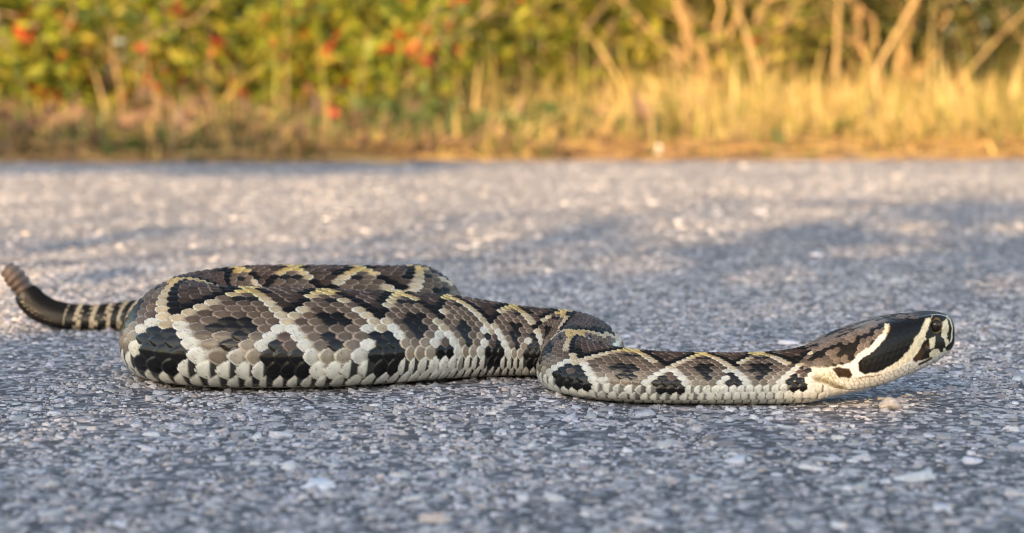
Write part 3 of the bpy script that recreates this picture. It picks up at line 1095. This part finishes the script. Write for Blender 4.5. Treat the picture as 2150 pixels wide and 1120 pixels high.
def shrub(name, label, cat, x, y, h, rad, n_leaf, leaf, tones, seed, group=None, red=0.0, n_main=7, spread=1.0, r0=0.010,
          bark=(0.19, 0.135, 0.085), clump=0.10, zmin=0.05, redtones=None, wid=0.42, sub=3, gaps=0.0):
    g = np.random.default_rng(seed)
    root = obj(name, None, loc=(x, y, gz(x, y) - 0.01))
    tag(root, label, cat, group)
    paths, tips = branch_paths(g, h, rad, n_main, spread, r0, sub)
    obj('stem', tubes('stem', paths, bark, g), m_bark, root)
    pick = tips[g.integers(0, len(tips), n_leaf)]
    pos = pick + g.normal(0, clump, (n_leaf, 3)) * np.array([1, 1, 0.75])
    pos = pos[pos[:, 2] > zmin]
    if gaps:
        gn = vnoise(pos[:, 0] * 8 + seed, pos[:, 2] * 8 + 2.0 * pos[:, 1], seed + 3) + 0.25 * g.random(len(pos))
        pos = pos[gn > gaps]
    sz = leaf * np.exp(g.normal(0, 0.28, len(pos)))
    tones = np.array(tones)
    tn = tones[g.integers(0, len(tones), len(pos))] * g.uniform(0.6, 1.35, (len(pos), 1))
    if red > 0:
        nz = vnoise(pos[:, 0] * 24 + seed, pos[:, 2] * 24 + pos[:, 1] * 4, seed)
        isr = (nz > np.quantile(nz, 1 - 1.6 * red)) & (g.random(len(pos)) < 0.42)
        rt = np.array(redtones if redtones else [(0.34, 0.030, 0.015), (0.33, 0.065, 0.016), (0.30, 0.10, 0.022)])
        obj('red_foliage', leaves_mesh('red_foliage', pos[isr], sz[isr] * 1.05, rt[g.integers(0, len(rt), isr.sum())] * g.uniform(0.7, 1.2, (isr.sum(), 1)), g, wid=0.55), m_leaf, root)
        pos, sz, tn = pos[~isr], sz[~isr], tn[~isr]
    f_ = obj('foliage', leaves_mesh('foliage', pos, sz, tn, g, wid=wid), m_leaf, root)
    return root


YG = [(0.19, 0.20, 0.014), (0.13, 0.165, 0.013), (0.25, 0.215, 0.024), (0.055, 0.085, 0.010)]
OL = [(0.18, 0.165, 0.022), (0.23, 0.19, 0.036), (0.11, 0.125, 0.016)]
DG = [(0.034, 0.047, 0.009), (0.050, 0.057, 0.010), (0.085, 0.072, 0.016)]
GRP = 'shrubs along the far verge'
shrub('leafy_shrub', 'yellow-green shrub with a bright red leaf cluster, at the shaded road edge', 'shrub', -1.12, 5.05, 0.58, 0.52, 6200, 0.036, YG, 1, GRP, gaps=0.55, red=0.10, n_main=10)
shrub('leafy_shrub', 'yellow-green shrub dotted with small orange leaves, standing over brown grass', 'shrub', -0.58, 5.25, 0.60, 0.52, 6200, 0.034, YG, 2, GRP, gaps=0.55, red=0.09, n_main=10)
shrub('leafy_shrub', 'small green shrub with trailing red sprigs low over the brown grass', 'shrub', -0.30, 4.75, 0.36, 0.30, 1500, 0.030, YG, 3, GRP, gaps=0.58, red=0.14)
shrub('leafy_shrub', 'soft olive-green shrub without red leaves, set farther back than its neighbours', 'shrub', 0.16, 6.10, 0.75, 0.60, 4200, 0.036, OL + YG, 4, GRP, gaps=0.45, n_main=10)
shrub('leafy_shrub', 'yellow-olive twiggy shrub behind the golden grass', 'shrub', 0.62, 5.65, 0.66, 0.50, 1700, 0.040, OL, 5, GRP, gaps=0.5, red=0.012, n_main=14, bark=(0.30, 0.2, 0.1))
shrub('leafy_shrub', 'dark green shrub with bare tan branches crossing in front of it', 'shrub', 1.16, 6.00, 0.75, 0.58, 3600, 0.038, DG, 6, GRP, gaps=0.5, n_main=10, bark=(0.34, 0.22, 0.11), r0=0.012)
shrub('leafy_shrub', 'darkest green shrub with deep gaps, beyond the tall golden grass', 'shrub', 1.70, 5.90, 0.70, 0.50, 3600, 0.038, DG, 7, GRP, gaps=0.5, n_main=9)
shrub('leafy_shrub', 'broad yellow-green shrub with a few orange leaves, next to the open verge', 'shrub', -1.80, 5.4, 0.70, 0.6, 2400, 0.050, YG, 8, GRP, gaps=0.58, red=0.03, n_main=10)
g2 = np.random.default_rng(77)
k_ = 0
for xx_ in np.arange(-4.4, 4.6, 0.72):
    k_ += 1
    yy_ = 7.0 + g2.uniform(-0.4, 0.6)
    t_ = YG + DG if xx_ < 0.3 else DG + OL
    shrub('tall_shrub', 'yellow-green shrub in the front row of the thicket', 'shrub', xx_ + g2.normal(0, 0.1), yy_, 1.25, 0.70, 6000, 0.050, t_, 100 + k_,
          'front row of the thicket', n_main=11, clump=0.15, r0=0.014)

for xx_ in np.arange(-5.2, 5.4, 0.62):
    k_ += 1
    shrub('tall_shrub', 'dark green shrub closing the back of the thicket', 'shrub', xx_ + g2.normal(0, 0.1), 8.6 + g2.uniform(-0.3, 0.5), 1.7, 0.85, 4200, 0.075, DG + YG[3:], 100 + k_,
          'back row of the thicket', n_main=13, clump=0.18, r0=0.018, zmin=0.0)

# dry upright stalks and leaning bare branches in the verge
def stalk(label, x, y, h, lean, r, tone, seed, grp='dry stalks in the verge'):
    g = np.random.default_rng(seed)
    t = np.linspace(0, 1, 10)
    p = np.stack([lean[0] * h * t + 0.02 * np.sin(t * 5 + seed) * t, lean[1] * h * t, h * t], -1)
    paths = [(p, r * (1 - 0.55 * t))]
    for m in range(4):
        k = int(g.integers(3, 9))
        t2 = np.linspace(0, 1, 5)
        dd = np.array([g.normal(0, 0.6), g.normal(0, 0.4), 0.7]) * h * 0.22
        paths.append((p[k] + dd * t2[:, None], r * 0.45 * (1 - 0.7 * t2)))
    o = obj('dry_stalk', tubes('dry_stalk', paths, tone, g), m_bark, None, loc=(x, y, gz(x, y) - 0.005))
    return tag(o, label, 'stalk', grp)
TAN = (0.24, 0.165, 0.08)
for l_, x, y, h, ln, r, s_ in [
    ('pale dry stalk standing in front of the red-leaved shrub', -0.945, 4.80, 0.25, (-0.02, 0), 0.0050, 1),
    ('thin dry stalk leaning beside the red-leaved shrub', -0.82, 4.75, 0.24, (-0.25, 0), 0.0035, 2),
    ('tall tan branch standing upright before the dark shrub', 0.83, 5.15, 0.75, (0.08, 0.05), 0.011, 3),
    ('tan branch leaning steeply away from the upright branch', 0.86, 5.10, 0.70, (0.55, 0.05), 0.010, 4),
    ('crooked tan branch leaning over the yellow grass', 0.68, 5.00, 0.62, (-0.42, 0.02), 0.008, 5),
    ('short pale stalk in the thin grass beside the twiggy shrub', 0.385, 4.60, 0.20, (0.0, 0), 0.0065, 6),
    ('short pale stalk with a bent top in the thin grass', 0.45, 4.62, 0.21, (0.06, 0), 0.006, 7),
    ('tan twig rising from the dark green shrub', 1.34, 5.4, 0.60, (0.3, 0), 0.008, 8),
    ('thin tan twig lying almost flat across the dark shrub', 1.10, 5.3, 0.40, (0.9, 0), 0.008, 9)]:
    stalk(l_, x, y, h, ln, r * 0.72, TAN, s_)

# grasses: uncountable blades
def blades(name, n, xr, yoff, hmean, wid, tones, seed, label, dens=None, lean=0.35):
    g = np.random.default_rng(seed)
    x = g.uniform(xr[0], xr[1], n)
    y = road_edge(x) + g.uniform(yoff[0], yoff[1], n)
    if dens is not None:
        k = g.random(n) < dens(x, y)
        x, y = x[k], y[k]
    n = len(x)
    z = ground_height(x, y)
    tuft = fbm(x * 5, y * 5, seed)
    h = hmean * np.exp(g.normal(0, 0.35, n)) * (0.55 + 0.9 * tuft)
    az = g.uniform(0, 6.28, n)
    ln = np.abs(g.normal(0, lean, n))
    w = wid * g.uniform(0.6, 1.5, n)
    fa = g.uniform(0, 3.14, n)
    wx, wy = np.cos(fa) * w / 2, np.sin(fa) * w / 2
    v = np.zeros((n, 7, 3))
    for m, (t, ww) in enumerate(((0, 1.0), (0.4, 0.9), (0.75, 0.6))):
        cx = x + np.cos(az) * ln * h * t ** 1.7
        cy = y + np.sin(az) * ln * h * t ** 1.7
        czz = z - 0.004 + h * t * (1 - 0.25 * ln * t)
        v[:, 2 * m] = np.stack([cx - wx * ww, cy - wy * ww, czz], -1)
        v[:, 2 * m + 1] = np.stack([cx + wx * ww, cy + wy * ww, czz], -1)
    v[:, 6] = np.stack([x + np.cos(az) * ln * h, y + np.sin(az) * ln * h, z + h * (1 - 0.25 * ln)], -1)
    off = (np.arange(n) * 7)[:, None, None]
    q = np.array([[0, 1, 3, 2], [2, 3, 5, 4]])[None] + off
    t = np.array([[4, 5, 6]])[None] + off
    tones = np.array(tones)
    c = tones[g.integers(0, len(tones), n)] * g.uniform(0.65, 1.3, (n, 1))
    o = obj(name, make_mesh(name, v.reshape(-1, 3), quads=q.reshape(-1, 4), tris=t.reshape(-1, 3), col=np.repeat(c, 7, axis=0)), m_grass)
    return tag(o, label, 'grass', kind='stuff')
GOLD = [(0.38, 0.275, 0.11), (0.32, 0.22, 0.08), (0.43, 0.33, 0.155), (0.24, 0.18, 0.06)]
GREEN = [(0.07, 0.09, 0.02), (0.10, 0.105, 0.02), (0.05, 0.07, 0.02)]
MIXB = [(0.17, 0.115, 0.068), (0.12, 0.078, 0.055), (0.085, 0.08, 0.03), (0.22, 0.15, 0.075)]
blades('golden_grass', 24000, (-0.1, 3.4), (0.10, 1.7), 0.085, 0.0042, GOLD + [GREEN[1], (0.20, 0.19, 0.05)], 41, 'tall dry golden grass along the sunlit verge', lambda x, y: smooth(-0.2, 0.6, x) * 0.95, lean=0.85)
blades('verge_grass', 13000, (-3.4, 0.6), (0.06, 2.0), 0.052, 0.0060, MIXB + GOLD[:1] + GREEN, 42, 'brown and green grass of the shaded verge', lambda x, y: smooth(0.6, -0.1, x), lean=0.6)
blades('low_grass', 6500, (-3.0, 3.0), (0.00, 0.30), 0.040, 0.0060, GREEN + MIXB[:2] + GOLD[:2], 43, 'low green and straw-coloured tufts along the road edge', lambda x, y: smooth(0.45, 0.60, fbm(x * 4, y * 4, 12)) * (0.4 + 0.6 * (x < 0.35)), lean=0.8)
blades('seed_stems', 90, (-2.2, 1.8), (0.5, 1.7), 0.22, 0.0055, GOLD + [(0.20, 0.20, 0.05)], 45, 'sparse tall straw stems rising among the verge shrubs', None, lean=0.25)
blades('back_grass', 9000, (-4.5, 4.5), (1.6, 4.2), 0.12, 0.008, GOLD[:2] + GREEN + MIXB, 44, 'rough grass between the verge shrubs and the thicket')

# low leafy weeds and dead leaves under the shaded shrubs
def ground_cover(n, seed):
    g = np.random.default_rng(seed)
    x = g.uniform(-3.2, 0.9, n)
    y = road_edge(x) + 0.05 + np.abs(g.normal(0, 0.55, n))
    k = g.random(n) < smooth(0.9, 0.0, x)
    x, y = x[k], y[k]
    cl = fbm(x * 4, y * 4, 51)
    z = ground_height(x, y) + g.random(len(x)) * 0.13 * cl * smooth(0.0, 0.5, y - road_edge(x))
    nz = vnoise(x * 6, y * 6, 55)
    tones = np.array([(0.15, 0.085, 0.055), (0.115, 0.07, 0.05), (0.19, 0.12, 0.07), (0.24, 0.16, 0.085), (0.055, 0.085, 0.022), (0.08, 0.105, 0.028)])
    kk = np.where(nz > 0.6, g.integers(4, 6, len(x)), g.integers(0, 4, len(x)))
    pos = np.stack([x, y, z], -1)
    c = tones[kk] * g.uniform(0.6, 1.3, (len(x), 1))
    o = obj('ground_cover', leaves_mesh('ground_cover', pos, 0.034 * np.exp(g.normal(0, 0.35, len(x))), c, g, droop=0.0), m_leaf)
    tag(o, 'low weeds and dead brown leaves under the verge shrubs', 'ground cover', kind='stuff')
ground_cover(9000, 66)

# straw litter lying at the road edge
def litter(n, seed):
    g = np.random.default_rng(seed)
    x = g.uniform(-3, 3, n)
    y = road_edge(x) + g.normal(0.16, 0.10, n)
    z = ground_height(x, y) + g.uniform(0.002, 0.02, n)
    z = np.where(y < road_edge(x), 0.003, z)
    a = g.uniform(-0.9, 0.9, n)
    l = g.uniform(0.02, 0.09, n)
    w = g.uniform(0.002, 0.005, n)
    dx, dy = np.cos(a) * l, np.sin(a) * l
    dz = g.normal(0, 0.008, n)
    v = np.zeros((n, 4, 3))
    v[:, 0] = np.stack([x - dx, y - dy, z - dz], -1)
    v[:, 1] = np.stack([x - dx, y - dy, z - dz + w], -1)
    v[:, 2] = np.stack([x + dx, y + dy, z + dz + w], -1)
    v[:, 3] = np.stack([x + dx, y + dy, z + dz], -1)
    tones = np.array([(0.30, 0.21, 0.09), (0.24, 0.15, 0.06), (0.16, 0.10, 0.055)])
    c = tones[g.integers(0, 3, n)] * g.uniform(0.7, 1.2, (n, 1))
    q = np.array([[0, 1, 2, 3]])[None] + (np.arange(n) * 4)[:, None, None]
    o = obj('straw_litter', make_mesh('straw_litter', v.reshape(-1, 3), quads=q.reshape(-1, 4), col=np.repeat(c, 4, axis=0)), m_grass)
    tag(o, 'straw and dead stems lying along the road edge', 'litter', kind='stuff')
litter(2600, 3)
tag(pebble('white_stone', 0.272, 3.70, 0.006, 0.006, 0.014, (0.62, 0.60, 0.56), 4), 'small upright white stone at the road edge', 'stone')

# ------------------------------------------------------------------ shrubs and trees on the near side of the road, behind the camera: they shade the road
SH = 'shrubs shading the road'
n_ = 0
for x, y, h, rad, nl in [(-5.2, -3.8, 2.00, 0.7, 2600), (-4.4, -3.7, 2.00, 0.6, 3200), (-3.7, -3.7, 1.92, 0.5, 3600), (-3.1, -3.6, 2.0, 0.5, 4800), (-2.55, -3.6, 2.04, 0.5, 5000),
                         (-2.0, -3.6, 2.12, 0.5, 4300), (-1.45, -3.6, 2.10, 0.5, 4600), (-0.8, -3.7, 1.95, 0.6, 4400), (0.1, -3.7, 1.9, 0.7, 3000), (1.2, -3.9, 1.8, 0.8, 2600)]:
    n_ += 1
    shrub('roadside_shrub', 'roadside shrub across the road from the golden grass', 'shrub', x, y, h, rad, nl, 0.075, DG + OL, 200 + n_, SH, n_main=14, clump=0.11, r0=0.018, zmin=0.0, wid=0.6).location.z -= 0.06
# a slim sapling behind them holds one leafy bough out above their tops
def sapling(x, y, seed):
    g = np.random.default_rng(seed)
    root = obj('sapling', None, loc=(x, y, gz(x, y) - 0.01))
    tag(root, 'slim sapling with one long leafy bough over the roadside shrubs', 'tree')
    t = np.linspace(0, 1, 10)
    tr = (np.stack([0.05 * np.sin(t * 4), 0 * t, 3.3 * t], -1), 0.026 * (1 - 0.6 * t))
    bo = np.array([0.0, 0, 2.85]) + np.stack([1.75 * t, 0 * t, -0.18 * t], -1)
    b2 = np.array([0.0, 0, 3.0]) + np.stack([-0.7 * t, 0 * t, 0.25 * t], -1)
    obj('trunk', tubes('trunk', [tr, (bo, 0.012 * (1 - 0.7 * t)), (b2, 0.010 * (1 - 0.7 * t))], (0.16, 0.12, 0.08), g), m_bark, root)
    n = 1700
    u = g.random(n)
    pos = np.array([0, 0, 2.85]) + np.stack([1.85 * u - 0.15, g.normal(0, 0.10, n), -0.18 * u + g.uniform(-1, 1, n) * (0.27 - 0.20 * u)], -1)
    obj('foliage', leaves_mesh('foliage', pos, 0.070 * np.exp(g.normal(0, 0.2, n)), np.array(DG)[g.integers(0, 3, n)], g, droop=0.0, wid=0.55), m_leaf, root)
sapling(-4.35, -3.75, 300)
